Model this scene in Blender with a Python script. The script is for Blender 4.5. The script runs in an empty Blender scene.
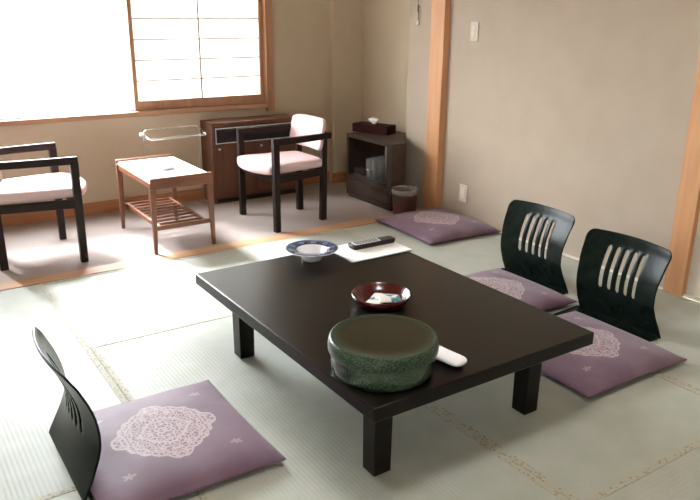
import bpy, bmesh, math, random
from mathutils import Vector, Matrix
random.seed(7)
sc = bpy.context.scene
col = sc.collection
PI = math.pi
R = math.radians

# ------------------------------------------------------------------ materials
def new_mat(name):
    m = bpy.data.materials.new(name); m.use_nodes = True
    nt = m.node_tree
    return m, nt, nt.nodes.get('Principled BSDF')

def lin(c):
    return tuple(((v/255)/12.92 if v/255 <= .04045 else ((v/255+.055)/1.055)**2.4) for v in c)

def simple(name, rgb, rough=.5, metal=0, spec=.5, coat=0, noise=None, bump=None, rgb2=None, sheen=0):
    m, nt, b = new_mat(name)
    c = lin(rgb)
    b.inputs['Base Color'].default_value = (*c, 1)
    b.inputs['Roughness'].default_value = rough
    b.inputs['Metallic'].default_value = metal
    b.inputs['Specular IOR Level'].default_value = spec
    b.inputs['Coat Weight'].default_value = coat
    b.inputs['Coat Roughness'].default_value = .08
    b.inputs['Sheen Weight'].default_value = sheen
    tc = nt.nodes.new('ShaderNodeTexCoord')
    if noise:
        n = nt.nodes.new('ShaderNodeTexNoise'); n.inputs['Scale'].default_value = noise; n.inputs['Detail'].default_value = 6
        nt.links.new(tc.outputs['Object'], n.inputs['Vector'])
        mx = nt.nodes.new('ShaderNodeMix'); mx.data_type = 'RGBA'
        mx.inputs[6].default_value = (*c, 1); mx.inputs[7].default_value = (*lin(rgb2), 1)
        rp = nt.nodes.new('ShaderNodeMapRange'); rp.inputs[1].default_value = .35; rp.inputs[2].default_value = .65
        nt.links.new(n.outputs['Fac'], rp.inputs[0]); nt.links.new(rp.outputs[0], mx.inputs[0])
        nt.links.new(mx.outputs[2], b.inputs['Base Color'])
    if bump:
        sca, st = bump
        n2 = nt.nodes.new('ShaderNodeTexNoise'); n2.inputs['Scale'].default_value = sca; n2.inputs['Detail'].default_value = 4
        nt.links.new(tc.outputs['Object'], n2.inputs['Vector'])
        bp = nt.nodes.new('ShaderNodeBump'); bp.inputs['Strength'].default_value = st; bp.inputs['Distance'].default_value = .01
        nt.links.new(n2.outputs['Fac'], bp.inputs['Height']); nt.links.new(bp.outputs['Normal'], b.inputs['Normal'])
    return m

def wood(name, c1, c2, rough=.45, axis='X', scale=1.0, coat=0):
    m, nt, b = new_mat(name)
    b.inputs['Roughness'].default_value = rough
    b.inputs['Coat Weight'].default_value = coat; b.inputs['Coat Roughness'].default_value = .15
    tc = nt.nodes.new('ShaderNodeTexCoord'); mp = nt.nodes.new('ShaderNodeMapping')
    s = {'X': (1.2, 18, 18), 'Y': (18, 1.2, 18), 'Z': (18, 18, 1.2)}[axis]
    mp.inputs['Scale'].default_value = tuple(v*scale for v in s)
    nt.links.new(tc.outputs['Object'], mp.inputs['Vector'])
    n = nt.nodes.new('ShaderNodeTexNoise'); n.inputs['Scale'].default_value = 2.2; n.inputs['Detail'].default_value = 8
    n.inputs['Distortion'].default_value = .6
    nt.links.new(mp.outputs[0], n.inputs['Vector'])
    cr = nt.nodes.new('ShaderNodeValToRGB')
    cr.color_ramp.elements[0].position = .32; cr.color_ramp.elements[0].color = (*lin(c1), 1)
    cr.color_ramp.elements[1].position = .68; cr.color_ramp.elements[1].color = (*lin(c2), 1)
    nt.links.new(n.outputs['Fac'], cr.inputs[0]); nt.links.new(cr.outputs[0], b.inputs['Base Color'])
    return m

M = {}
M['wall_sun_bounce'] = simple('plaster_sunroom_warm_bounce', (194, 180, 158), .95, spec=.2, noise=5, rgb2=(190, 176, 154), bump=(500, .06))  # same plaster as the tatami room, warm bounce light put into its colour
M['wall'] = simple('plaster_beige', (180, 166, 151), .95, spec=.2, noise=5, rgb2=(176, 162, 146), bump=(500, .06))
M['wall_white'] = simple('paper_white', (222, 216, 205), .9, spec=.2, noise=20, rgb2=(214, 208, 196))
M['ceiling'] = wood('ceiling_boards', (176, 152, 122), (190, 166, 134), .8, 'Y', .5)
M['carpet'] = simple('carpet_grey', (178, 166, 160), 1, spec=.05, noise=260, rgb2=(162, 150, 145), bump=(500, .6))
M['post'] = wood('post_cedar', (190, 138, 96), (206, 154, 112), .5, 'Z', .6)
M['trim'] = wood('trim_wood_x', (170, 128, 94), (190, 148, 114), .5, 'X', .6)
M['sill'] = wood('window_wood', (158, 116, 86), (176, 134, 102), .45, 'X', .6)
M['sillz'] = wood('window_wood_upright', (158, 116, 86), (176, 134, 102), .45, 'Z', .6)
M['lattice'] = simple('lattice_wood', (150, 140, 120), .7)
M['tat_a'] = simple('igusa_rush', (178, 182, 174), .48, spec=.22, noise=9, rgb2=(170, 175, 165))
M['walnut'] = wood('walnut', (100, 58, 38), (128, 80, 54), .4, 'X', .8, .3)
M['walnut_z'] = wood('walnut_upright', (100, 58, 38), (128, 80, 54), .4, 'Z', .8, .3)
M['cab_brown'] = wood('cabinet_brown', (92, 58, 40), (108, 70, 50), .45, 'Z', .5)
M['cab_dark'] = wood('cabinet_dark', (50, 35, 28), (64, 46, 36), .5, 'Y', .6)
M['interior'] = simple('cabinet_interior', (58, 64, 56), .6)
M['black'] = simple('black_plastic', (22, 22, 24), .4)
M['chair_wood'] = simple('espresso_stain', (34, 19, 15), .5, spec=.25, noise=30, rgb2=(32, 20, 17))
M['pink'] = simple('pink_upholstery', (222, 196, 196), .95, spec=.1, noise=300, rgb2=(212, 184, 186), bump=(600, .3))
M['lacquer'] = simple('brown_black_lacquer', (19, 15, 11), .30, spec=.22, noise=14, rgb2=(24, 19, 13))
M['zaisu'] = simple('black_green_lacquer', (10, 21, 15), .26, spec=.10, noise=20, rgb2=(24, 31, 28))
M['white_lam'] = simple('white_laminate', (236, 234, 230), .35)
M['chrome'] = simple('chrome', (215, 213, 210), .2, metal=1)
M['red_lacq'] = simple('red_lacquer', (76, 13, 20), .22, coat=.3)
M['porcelain'] = simple('white_porcelain', (232, 234, 240), .15, coat=.4)
M['paper'] = simple('white_paper', (244, 244, 246), .6)
M['ashtray'] = simple('frosted_glass_dish', (206, 212, 220), .15, coat=.3)
M['towel'] = simple('white_towel', (240, 240, 244), .6)
M['bin'] = simple('bin_brown', (70, 44, 36), .5, spec=.3)
M['tissue_box'] = simple('tissue_case_maroon', (46, 12, 10), .5, spec=.1)
M['tissue'] = simple('tissue_paper', (240, 240, 240), .9)
M['plastic_white'] = simple('switch_plastic', (232, 226, 212), .4)
M['sheet_grey'] = simple('grey_card', (150, 150, 148), .8)
M['switch'] = simple('switch_plate', (196, 186, 172), .6)
M['switch2'] = simple('switch_button', (208, 199, 186), .6)
M['silver'] = simple('silver_plastic', (205, 206, 210), .35, metal=.1)
M['alu'] = simple('window_aluminium', (225, 225, 225), .5)
M['cord'] = simple('cord_dark', (60, 48, 38), .7)
M['baseb'] = wood('baseboard_wood', (152, 100, 64), (178, 122, 82), .5, 'X', .6)

# glass: thin clear panes that let light through
def glass_mat(name, ior=1.45, tint=(1, 1, 1), solid=False, gain=1.0):
    m, nt, b = new_mat(name)
    out = nt.nodes['Material Output']; nt.nodes.remove(b)
    tr = nt.nodes.new('ShaderNodeBsdfTransparent'); tr.inputs[0].default_value = (*tint, 1)
    gl = nt.nodes.new('ShaderNodeBsdfGlossy'); gl.inputs['Roughness'].default_value = .03
    lw = nt.nodes.new('ShaderNodeLayerWeight'); lw.inputs[0].default_value = .5
    pw = nt.nodes.new('ShaderNodeMath'); pw.operation = 'POWER'; pw.inputs[1].default_value = 5
    fr = nt.nodes.new('ShaderNodeMath'); fr.operation = 'MULTIPLY_ADD'; fr.inputs[1].default_value = .96; fr.inputs[2].default_value = .035
    nt.links.new(lw.outputs['Facing'], pw.inputs[0]); nt.links.new(pw.outputs[0], fr.inputs[0])
    ml = nt.nodes.new('ShaderNodeMath'); ml.operation = 'MULTIPLY'; ml.inputs[1].default_value = gain; ml.use_clamp = True
    mx = nt.nodes.new('ShaderNodeMixShader')
    nt.links.new(fr.outputs[0], ml.inputs[0]); nt.links.new(ml.outputs[0], mx.inputs[0])
    nt.links.new(tr.outputs[0], mx.inputs[1]); nt.links.new(gl.outputs[0], mx.inputs[2])
    nt.links.new(mx.outputs[0], out.inputs[0])
    return m
M['pane'] = glass_mat('clear_window_glass')
M['ware'] = glass_mat('tumbler_glass', 1.5, (.93, .95, .95), gain=6.0)
M['bag'] = glass_mat('clear_bin_liner', 1.5, (.8, .8, .8), gain=3.0)

def liner_mat():
    m, nt, b = new_mat('translucent_liner')
    b.inputs['Base Color'].default_value = (.75, .72, .7, 1); b.inputs['Roughness'].default_value = .25; b.inputs['Alpha'].default_value = .22
    return m
M['bag'] = liner_mat()
def ware_mat():
    m, nt, b = new_mat('drinking_glass_clear')
    b.inputs['Base Color'].default_value = (.85, .88, .88, 1); b.inputs['Roughness'].default_value = .06; b.inputs['Alpha'].default_value = .11
    return m
M['ware'] = ware_mat()
def shoji_mat():
    m, nt, b = new_mat('shoji_paper')
    out = nt.nodes['Material Output']; nt.nodes.remove(b)
    d = nt.nodes.new('ShaderNodeBsdfDiffuse'); d.inputs[0].default_value = (.85, .85, .83, 1)
    t = nt.nodes.new('ShaderNodeBsdfTranslucent'); t.inputs[0].default_value = (.85, .84, .81, 1)
    mx = nt.nodes.new('ShaderNodeMixShader'); mx.inputs[0].default_value = .42
    nt.links.new(d.outputs[0], mx.inputs[1]); nt.links.new(t.outputs[0], mx.inputs[2]); nt.links.new(mx.outputs[0], out.inputs[0])
    return m
M['shoji'] = shoji_mat()

class N:
    """tiny node math helper"""
    def __init__(s, nt): s.nt = nt
    def val(s, v, inp):
        if isinstance(v, (int, float)): inp.default_value = v
        else: s.nt.links.new(v, inp)
    def m(s, op, a, b=0, c=0, clamp=False):
        n = s.nt.nodes.new('ShaderNodeMath'); n.operation = op; n.use_clamp = clamp
        s.val(a, n.inputs[0]); s.val(b, n.inputs[1]); s.val(c, n.inputs[2])
        return n.outputs[0]
    def smooth(s, x, a, b):
        n = s.nt.nodes.new('ShaderNodeMapRange'); n.interpolation_type = 'SMOOTHSTEP'
        s.val(x, n.inputs[0]); n.inputs[1].default_value = a; n.inputs[2].default_value = b
        return n.outputs[0]
    def mix(s, f, a, b):
        n = s.nt.nodes.new('ShaderNodeMix'); n.data_type = 'RGBA'
        s.val(f, n.inputs[0])
        for v, i in ((a, 6), (b, 7)):
            if isinstance(v, tuple): n.inputs[i].default_value = (*v, 1)
            else: s.nt.links.new(v, n.inputs[i])
        return n.outputs[2]

def cushion_mat():
    m, nt, b = new_mat('purple_damask')
    q = N(nt)
    b.inputs['Roughness'].default_value = .6; b.inputs['Sheen Weight'].default_value = .25
    b.inputs['Specular IOR Level'].default_value = .35
    tc = nt.nodes.new('ShaderNodeTexCoord'); sp = nt.nodes.new('ShaderNodeSeparateXYZ')
    nt.links.new(tc.outputs['Object'], sp.inputs[0])
    x, y, z = sp.outputs
    ax = q.m('ABSOLUTE', x); ay = q.m('ABSOLUTE', y)
    r = q.m('SQRT', q.m('ADD', q.m('MULTIPLY', x, x), q.m('MULTIPLY', y, y)))
    th = q.m('ARCTAN2', ay, ax)
    # radius of the lobed medallion, pointed at +-x
    lobes = q.m('MULTIPLY', q.m('ABSOLUTE', q.m('SINE', q.m('MULTIPLY', th, 10))), .007)
    point = q.m('MULTIPLY', q.m('POWER', q.m('ABSOLUTE', q.m('COSINE', th)), 40), .026)
    pt2 = q.m('MULTIPLY', q.m('POWER', q.m('ABSOLUTE', q.m('SINE', th)), 40), .024)
    Rm = q.m('ADD', q.m('ADD', .141, lobes), q.m('ADD', point, pt2))
    rr = q.m('DIVIDE', r, Rm)
    inside = q.m('SUBTRACT', 1, q.smooth(rr, .985, 1.01))
    # mirrored ornament
    cb = nt.nodes.new('ShaderNodeCombineXYZ'); nt.links.new(ax, cb.inputs[0]); nt.links.new(ay, cb.inputs[1])
    def voro(scale, feat, off=0):
        mp = nt.nodes.new('ShaderNodeMapping'); mp.inputs['Location'].default_value = (off, off*.7, .3)
        nt.links.new(cb.outputs[0], mp.inputs[0])
        ns = nt.nodes.new('ShaderNodeTexNoise'); ns.inputs['Scale'].default_value = 28
        nt.links.new(mp.outputs[0], ns.inputs['Vector'])
        ad = nt.nodes.new('ShaderNodeVectorMath'); ad.operation = 'MULTIPLY_ADD'
        nt.links.new(ns.outputs['Color'], ad.inputs[0]); ad.inputs[1].default_value = (.03, .03, 0); nt.links.new(mp.outputs[0], ad.inputs[2])
        v = nt.nodes.new('ShaderNodeTexVoronoi'); v.feature = feat; v.inputs['Scale'].default_value = scale
        nt.links.new(ad.outputs[0], v.inputs['Vector'])
        return v.outputs['Distance']
    lines = q.m('SUBTRACT', 1, q.smooth(voro(72, 'DISTANCE_TO_EDGE'), .06, .17))
    cells = q.m('SUBTRACT', 1, q.smooth(voro(125, 'F1', .37), .22, .36))
    orn = q.m('MAXIMUM', lines, cells)
    def ring(a, w):
        d = q.m('ABSOLUTE', q.m('SUBTRACT', rr, a))
        return q.m('SUBTRACT', 1, q.smooth(d, w*.7, w))
    orn = q.m('MAXIMUM', orn, ring(.965, .022)); orn = q.m('MAXIMUM', orn, ring(.82, .02))
    orn = q.m('MAXIMUM', orn, ring(.45, .025))
    med = q.m('MULTIPLY', inside, q.m('MULTIPLY_ADD', orn, .76, .06))
    # four small sprigs
    dx = q.m('SUBTRACT', ax, .168); dy = q.m('SUBTRACT', ay, .168)
    d = q.m('SQRT', q.m('ADD', q.m('MULTIPLY', dx, dx), q.m('MULTIPLY', q.m('MULTIPLY', dy, dy), 2.2)))
    t2 = q.m('ARCTAN2', dy, dx)
    pr = q.m('MULTIPLY_ADD', q.m('ABSOLUTE', q.m('SINE', q.m('MULTIPLY', t2, 2.5))), .016, .008)
    spr = q.m('MULTIPLY', q.m('SUBTRACT', 1, q.smooth(q.m('DIVIDE', d, pr), .7, 1.1)), .45)
    f = q.m('MAXIMUM', med, spr)
    f = q.m('MULTIPLY', f, q.smooth(z, .02, .026))
    nz = nt.nodes.new('ShaderNodeTexNoise'); nz.inputs['Scale'].default_value = 6
    nt.links.new(tc.outputs['Object'], nz.inputs['Vector'])
    base = q.mix(q.smooth(nz.outputs['Fac'], .35, .65), lin((102, 77, 96)), lin((114, 88, 106)))
    colr = q.mix(f, base, lin((180, 160, 162)))
    nt.links.new(colr, b.inputs['Base Color'])
    bp = nt.nodes.new('ShaderNodeBump'); bp.inputs['Strength'].default_value = .35; bp.inputs['Distance'].default_value = .02
    n3 = nt.nodes.new('ShaderNodeTexNoise'); n3.inputs['Scale'].default_value = 7; n3.inputs['Detail'].default_value = 2
    nt.links.new(tc.outputs['Object'], n3.inputs['Vector']); nt.links.new(n3.outputs['Fac'], bp.inputs['Height'])
    nt.links.new(bp.outputs['Normal'], b.inputs['Normal'])
    return m
M['cushion'] = cushion_mat()
M['piping'] = simple('purple_seam', (92, 66, 84), .7)

def speckle_mat():
    m, nt, b = new_mat('green_speckled_glaze'); q = N(nt)
    b.inputs['Roughness'].default_value = .22; b.inputs['Coat Weight'].default_value = .4; b.inputs['Coat Roughness'].default_value = .12
    tc = nt.nodes.new('ShaderNodeTexCoord')
    def noise(s, d=4):
        n = nt.nodes.new('ShaderNodeTexNoise'); n.inputs['Scale'].default_value = s; n.inputs['Detail'].default_value = d
        nt.links.new(tc.outputs['Object'], n.inputs['Vector']); return n.outputs['Fac']
    a = q.smooth(noise(230, 3), .42, .62); c = q.smooth(noise(30, 4), .4, .65)
    c1 = q.mix(a, lin((20, 34, 26)), lin((60, 80, 64)))
    c2 = q.mix(c, c1, lin((38, 58, 34)))
    nt.links.new(q.mix(.6, c1, c2), b.inputs['Base Color'])
    return m
def lidtop_mat():
    m, nt, b = new_mat('green_brown_lid'); q = N(nt)
    b.inputs['Roughness'].default_value = .3; b.inputs['Specular IOR Level'].default_value = .3
    tc = nt.nodes.new('ShaderNodeTexCoord'); sp = nt.nodes.new('ShaderNodeSeparateXYZ'); nt.links.new(tc.outputs['Object'], sp.inputs[0])
    r = q.m('SQRT', q.m('ADD', q.m('MULTIPLY', sp.outputs[0], sp.outputs[0]), q.m('MULTIPLY', sp.outputs[1], sp.outputs[1])))
    n = nt.nodes.new('ShaderNodeTexNoise'); n.inputs['Scale'].default_value = 230; nt.links.new(tc.outputs['Object'], n.inputs['Vector'])
    a = q.smooth(n.outputs['Fac'], .42, .62)
    side = q.mix(a, lin((20, 34, 26)), lin((66, 88, 68)))
    top = q.mix(a, lin((34, 31, 18)), lin((44, 42, 26)))
    nt.links.new(q.mix(q.smooth(r, .118, .150), top, side), b.inputs['Base Color'])
    return m
M['glaze'] = speckle_mat(); M['lidtop'] = lidtop_mat()

def heri_mat():
    m, nt, b = new_mat('mat_border_cloth'); q = N(nt)
    b.inputs['Roughness'].default_value = .7
    tc = nt.nodes.new('ShaderNodeTexCoord')
    v = nt.nodes.new('ShaderNodeTexVoronoi'); v.inputs['Scale'].default_value = 75
    nt.links.new(tc.outputs['Object'], v.inputs['Vector'])
    f = q.m('SUBTRACT', 1, q.smooth(v.outputs['Distance'], .3, .42))
    nt.links.new(q.mix(q.m('MULTIPLY', f, .5), lin((176, 174, 158)), lin((118, 106, 90))), b.inputs['Base Color'])
    return m
M['heri'] = heri_mat()

def plate_mat():
    m, nt, b = new_mat('blue_painted_rim'); q = N(nt)
    b.inputs['Roughness'].default_value = .15; b.inputs['Coat Weight'].default_value = .4
    tc = nt.nodes.new('ShaderNodeTexCoord'); sp = nt.nodes.new('ShaderNodeSeparateXYZ'); nt.links.new(tc.outputs['Object'], sp.inputs[0])
    x, y, z = sp.outputs
    r = q.m('SQRT', q.m('ADD', q.m('MULTIPLY', x, x), q.m('MULTIPLY', y, y)))
    th = q.m('ARCTAN2', y, x)
    band = q.m('MULTIPLY', q.smooth(r, .0625, .065), q.m('SUBTRACT', 1, q.smooth(r, .108, .111)))
    # round blossoms around the rim
    u = q.m('SUBTRACT', q.m('FRACT', q.m('MULTIPLY', th, 10/(2*PI))), .5)
    du = q.m('MULTIPLY', u, .05); dv = q.m('SUBTRACT', r, .087)
    d = q.m('SQRT', q.m('ADD', q.m('MULTIPLY', du, du), q.m('MULTIPLY', dv, dv)))
    flower = q.m('SUBTRACT', 1, q.smooth(d, .010, .013)); core = q.m('SUBTRACT', 1, q.smooth(d, .003, .005))
    n = nt.nodes.new('ShaderNodeTexVoronoi'); n.inputs['Scale'].default_value = 90; nt.links.new(tc.outputs['Object'], n.inputs['Vector'])
    leaf = q.smooth(n.outputs['Distance'], .45, .55)
    f = q.m('MAXIMUM', flower, q.m('MULTIPLY', leaf, .35)); f = q.m('SUBTRACT', f, core, clamp=True)
    blue = q.mix(f, lin((34, 46, 82)), lin((120, 138, 168)))
    nt.links.new(q.mix(band, lin((232, 235, 242)), blue), b.inputs['Base Color'])
    return m
M['plate'] = plate_mat()

def packet_mat():
    m, nt, b = new_mat('printed_sachet'); q = N(nt)
    b.inputs['Roughness'].default_value = .4
    tc = nt.nodes.new('ShaderNodeTexCoord'); n = nt.nodes.new('ShaderNodeTexNoise'); n.inputs['Scale'].default_value = 55; n.inputs['Detail'].default_value = 1
    nt.links.new(tc.outputs['Object'], n.inputs['Vector'])
    sp = nt.nodes.new('ShaderNodeSeparateXYZ'); nt.links.new(tc.outputs['Object'], sp.inputs[0])
    f = q.m('MULTIPLY', q.smooth(n.outputs['Fac'], .5, .56), q.smooth(sp.outputs[0], -.012, -.004))
    nt.links.new(q.mix(f, lin((236, 236, 232)), lin((70, 130, 150))), b.inputs['Base Color'])
    return m
M['packet'] = packet_mat()

# ------------------------------------------------------------------ mesh helpers
def obj(name, bm, m, parent=None, smooth=False, bevel=0, loc=None, angle=40, seg=2):
    me = bpy.data.meshes.new(name); bm.normal_update(); bm.to_mesh(me); bm.free()
    me.materials.append(M[m] if isinstance(m, str) else m)
    o = bpy.data.objects.new(name, me); col.objects.link(o)
    if parent: o.parent = parent
    if loc: o.location = loc
    if smooth:
        for p in me.polygons: p.use_smooth = True
        if smooth == 'auto':
            me.set_sharp_from_angle(angle=R(angle))
    if bevel:
        md = o.modifiers.new('bevel', 'BEVEL'); md.width = bevel; md.segments = seg; md.limit_method = 'ANGLE'; md.angle_limit = R(35)
        md.harden_normals = False
        for p in me.polygons: p.use_smooth = True
        me.set_sharp_from_angle(angle=R(50))
    return o

def bx(bm, x0, x1, y0, y1, z0, z1, mat=None):
    vs = [bm.verts.new(v) for v in ((x0,y0,z0),(x1,y0,z0),(x1,y1,z0),(x0,y1,z0),(x0,y0,z1),(x1,y0,z1),(x1,y1,z1),(x0,y1,z1))]
    if mat is not None:
        for v in vs: v.co = mat @ v.co
    for f in ((0,3,2,1),(4,5,6,7),(0,1,5,4),(1,2,6,5),(2,3,7,6),(3,0,4,7)): bm.faces.new([vs[i] for i in f])
    return bm
def box(*a): return bx(bmesh.new(), *a)

def taper(bm, c0, c1, s0, s1):
    """four sided leg from centre c0 (half sizes s0) to c1 (half sizes s1)"""
    vs = []
    for c, s in ((c0, s0), (c1, s1)):
        for a, b in ((-1,-1),(1,-1),(1,1),(-1,1)): vs.append(bm.verts.new((c[0]+a*s[0], c[1]+b*s[1], c[2])))
    for f in ((3,2,1,0),(4,5,6,7),(0,1,5,4),(1,2,6,5),(2,3,7,6),(3,0,4,7)): bm.faces.new([vs[i] for i in f])
    return bm

def lathe(prof, n=48, bm=None, closed=False):
    bm = bm or bmesh.new(); rings = []
    for r, z in prof:
        if r < 1e-6: rings.append([bm.verts.new((0, 0, z))])
        else: rings.append([bm.verts.new((r*math.cos(2*PI*i/n), r*math.sin(2*PI*i/n), z)) for i in range(n)])
    pairs = list(zip(rings, rings[1:]))
    if closed: pairs.append((rings[-1], rings[0]))
    for a, b in pairs:
        for i in range(n):
            j = (i+1) % n
            if len(a) == 1 and len(b) == 1: continue
            if len(a) == 1: bm.faces.new((a[0], b[j], b[i]))
            elif len(b) == 1: bm.faces.new((a[i], a[j], b[0]))
            else: bm.faces.new((a[i], a[j], b[j], b[i]))
    bmesh.ops.recalc_face_normals(bm, faces=bm.faces[:])
    return bm

def tube(bm, pts, r, n=10, closed=False):
    pts = [Vector(p) for p in pts]; rings = []
    up = Vector((0, 0, 1))
    for i, p in enumerate(pts):
        if closed: t = (pts[(i+1) % len(pts)] - pts[i-1])
        else: t = (pts[min(i+1, len(pts)-1)] - pts[max(i-1, 0)])
        t.normalize()
        a = t.cross(up)
        if a.length < .05: a = t.cross(Vector((0, 1, 0)))
        a.normalize(); b = t.cross(a)
        rings.append([bm.verts.new(p + r*(math.cos(2*PI*k/n)*a + math.sin(2*PI*k/n)*b)) for k in range(n)])
    m = len(rings)
    for i in range(m if closed else m-1):
        A, B = rings[i], rings[(i+1) % m]
        for k in range(n): bm.faces.new((A[k], A[(k+1) % n], B[(k+1) % n], B[k]))
    if not closed:
        bm.faces.new(rings[0][::-1]); bm.faces.new(rings[-1])
    bmesh.ops.recalc_face_normals(bm, faces=bm.faces[:])
    return bm

def arc_path(pts, rad=.02, n=5):
    """round the corners of a polyline"""
    P = [Vector(p) for p in pts]; out = [P[0]]
    for i in range(1, len(P)-1):
        a = (P[i-1]-P[i]); b = (P[i+1]-P[i]); d = min(rad, a.length*.45, b.length*.45)
        s = P[i]+a.normalized()*d; e = P[i]+b.normalized()*d
        for k in range(n+1):
            t = k/n; out.append((1-t)**2*s + 2*t*(1-t)*P[i] + t*t*e)
    out.append(P[-1]); return out

def superq(w, d, h, nx=28, ny=28, p=4, edge=.35, z0=0, dome=.0, fn=None):
    """closed padded slab with soft edges; fn(u,v)->(x,y) warps the plan"""
    bm = bmesh.new(); top = {}; bot = {}
    for i in range(nx+1):
        for j in range(ny+1):
            # denser near borders
            u = math.sin((i/nx-.5)*PI); v = math.sin((j/ny-.5)*PI)
            e = max(0.0, (1-abs(u)**p)*(1-abs(v)**p))**edge
            x, y = fn(u, v) if fn else (u*w/2, v*d/2)
            zt = z0 + h*.5 + h*.5*e + dome*(1-u*u)*(1-v*v); zb = z0 + h*.5 - h*.5*e
            border = i in (0, nx) or j in (0, ny)
            top[i, j] = bm.verts.new((x, y, zt))
            bot[i, j] = top[i, j] if border else bm.verts.new((x, y, zb))
    for i in range(nx):
        for j in range(ny):
            bm.faces.new((top[i,j], top[i+1,j], top[i+1,j+1], top[i,j+1]))
            f = [bot[i,j], bot[i,j+1], bot[i+1,j+1], bot[i+1,j]]
            try: bm.faces.new(f)
            except ValueError: pass
    return bm

def tag(o, label=None, cat=None, group=None, kind=None):
    if label: o['label'] = label
    if cat: o['category'] = cat
    if group: o['group'] = group
    if kind: o['kind'] = kind
    return o
def empty(name, loc=(0,0,0), rz=0):
    o = bpy.data.objects.new(name, None); col.objects.link(o); o.location = loc; o.rotation_euler = (0, 0, rz)
    o.empty_display_size = .05
    return o
def thing(name, label, cat, loc=(0,0,0), rz=0, group=None):
    return tag(empty(name, loc, rz), label, cat, group)
def struct(name, bm, m, parent=None, **k):
    o = obj(name, bm, m, parent, **k); o['kind'] = 'structure'; return o
def copy_tree(o, parent=None):
    c = o.copy(); col.objects.link(c); c.parent = parent
    for ch in [x for x in o.children]: copy_tree(ch, c)
    return c

# ------------------------------------------------------------------ room shell
XR = 3.215; XL = -1.14; YW = 4.87; YF = -1.6; ZC = 2.42
WX0, WX1, WZ0, WZ1 = -1.05, 2.54, .66, 1.98     # the window opening

# window wall with its opening
bm = bmesh.new()
bx(bm, XL, WX0, YW, YW+.15, 0, ZC); bx(bm, WX1, 3.35, YW, YW+.15, 0, ZC)
bx(bm, WX0, WX1, YW, YW+.15, 0, WZ0); bx(bm, WX0, WX1, YW, YW+.15, WZ1, ZC)
struct('wall_back', bm, 'wall_sun_bounce')
# shallow column in the far corner
struct('wall_column', box(3.06, 3.33, 4.80, YW, 0, ZC), 'wall_sun_bounce')
# right wall of the sunroom niche and the short wall beside the post
struct('wall_niche', box(3.33, 3.42, 4.06, YW+.15, 0, ZC), 'wall_sun_bounce')
struct('wall_stub', box(3.20, 3.42, 3.80, 4.06, 0, ZC), 'wall')
# right wall of the tatami room, and the white panel nearer the camera
struct('wall_right', box(XR, XR+.12, 1.88, 3.80, 0, ZC), 'wall')
struct('wall_right', box(XR+.015, XR+.12, YF, 1.88, 0, ZC), 'wall_white')
bm = bmesh.new()
LY0, LY1, LZ0, LZ1 = -1.5, 1.0, .06, 1.75      # unseen window added in the left wall for fill light
bx(bm, XL-.12, XL, YF, LY0, 0, ZC); bx(bm, XL-.12, XL, LY1, YW+.15, 0, ZC)
bx(bm, XL-.12, XL, LY0, LY1, 0, LZ0); bx(bm, XL-.12, XL, LY0, LY1, LZ1, ZC)
struct('wall_left', bm, 'wall')
struct('wall_front', box(XL-.12, XR+.12, YF-.12, YF, 0, ZC), 'wall')
bm = box(XL-.12, 3.42, YF-.12, YW+.15, ZC, ZC+.1)
struct('ceiling', bm, 'ceiling')

# posts
struct('trim_1', box(3.168, 3.30, 3.665, 3.80, 0, ZC), 'post', bevel=.004)
struct('trim_2', box(3.197, 3.32, 1.835, 1.94, 0, ZC), 'post', bevel=.003)
# header over the opening between the tatami room and the sunroom
struct('trim_3', box(XL, 3.2, 3.69, 3.80, 2.02, 2.13), 'trim')
struct('wall_header', box(XL, 3.2, 3.72, 3.77, 2.13, ZC), 'wall')
# threshold board
struct('trim_4', box(XL, XR, 3.695, 3.80, -.03, .002), 'trim', bevel=.002)
# thin strip at the foot of the right wall
struct('trim_5', box(XR-.012, XR, 1.94, 3.665, 0, .012), 'wall_white')
struct('trim_6', box(XR-.004, XR+.015, YF, 1.835, 0, .012), 'wall_white')
# baseboards of the sunroom
struct('baseboard_back', box(XL, 3.06, YW-.014, YW, 0, .08), 'baseb', bevel=.003)
struct('baseboard_column', box(3.048, 3.33, 4.786, 4.80, 0, .08), 'baseb', bevel=.003)
struct('baseboard_niche', box(3.316, 3.33, 4.06, 4.786, 0, .08), 'baseb', bevel=.003)

# floors
struct('floor', box(XL-.12, 3.42, 3.80, YW+.15, -.06, 0), 'carpet')
tat = struct('floor', box(XL-.12, XR+.12, YF-.12, 3.695, -.08, -.04), 'carpet')

def tatami(x0, x1, y0, y1, along):
    """a rush mat with real woven ribs and cloth borders along its long sides"""
    bm = bmesh.new(); p = .0145; amp = .0004
    hb = .023
    g = .0008
    X0, X1, Y0, Y1 = x0+g, x1-g, y0+g, y1-g
    a0, a1 = ((Y0, Y1) if along == 'X' else (X0, X1))
    b0, b1 = ((X0, X1) if along == 'X' else (Y0, Y1))
    n = int((a1-a0)/p)*8; cuts = 6
    prev = None
    rows = []
    for i in range(n+1):
        t = a0+(a1-a0)*i/n
        z = amp*(abs(math.cos(PI*i/8))*1.6-1.6) if i not in (0, n) else -.002
        rows.append([bm.verts.new((b0+(b1-b0)*k/cuts, t, z) if along == 'X' else (t, b0+(b1-b0)*k/cuts, z)) for k in range(cuts+1)])
    for A, B in zip(rows, rows[1:]):
        for k in range(cuts):
            f = (A[k], A[k+1], B[k+1], B[k]); bm.faces.new(f if along == 'X' else f[::-1])
    # body below
    bx(bm, X0, X1, Y0, Y1, -.04, -.003)
    o = obj('tatami_mat', bm, 'tat_a', tat, smooth='auto', angle=50)
    for s in (0, 1):
        if along == 'X':
            ya, yb = (Y0, Y0+hb) if s == 0 else (Y1-hb, Y1)
            h = box(X0, X1, ya, yb, -.003, .0012)
        else:
            xa, xb = (X0, X0+hb) if s == 0 else (X1-hb, X1)
            h = box(xa, xb, Y0, Y1, -.003, .0012)
        obj('cloth_border', h, 'heri', o)
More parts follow.
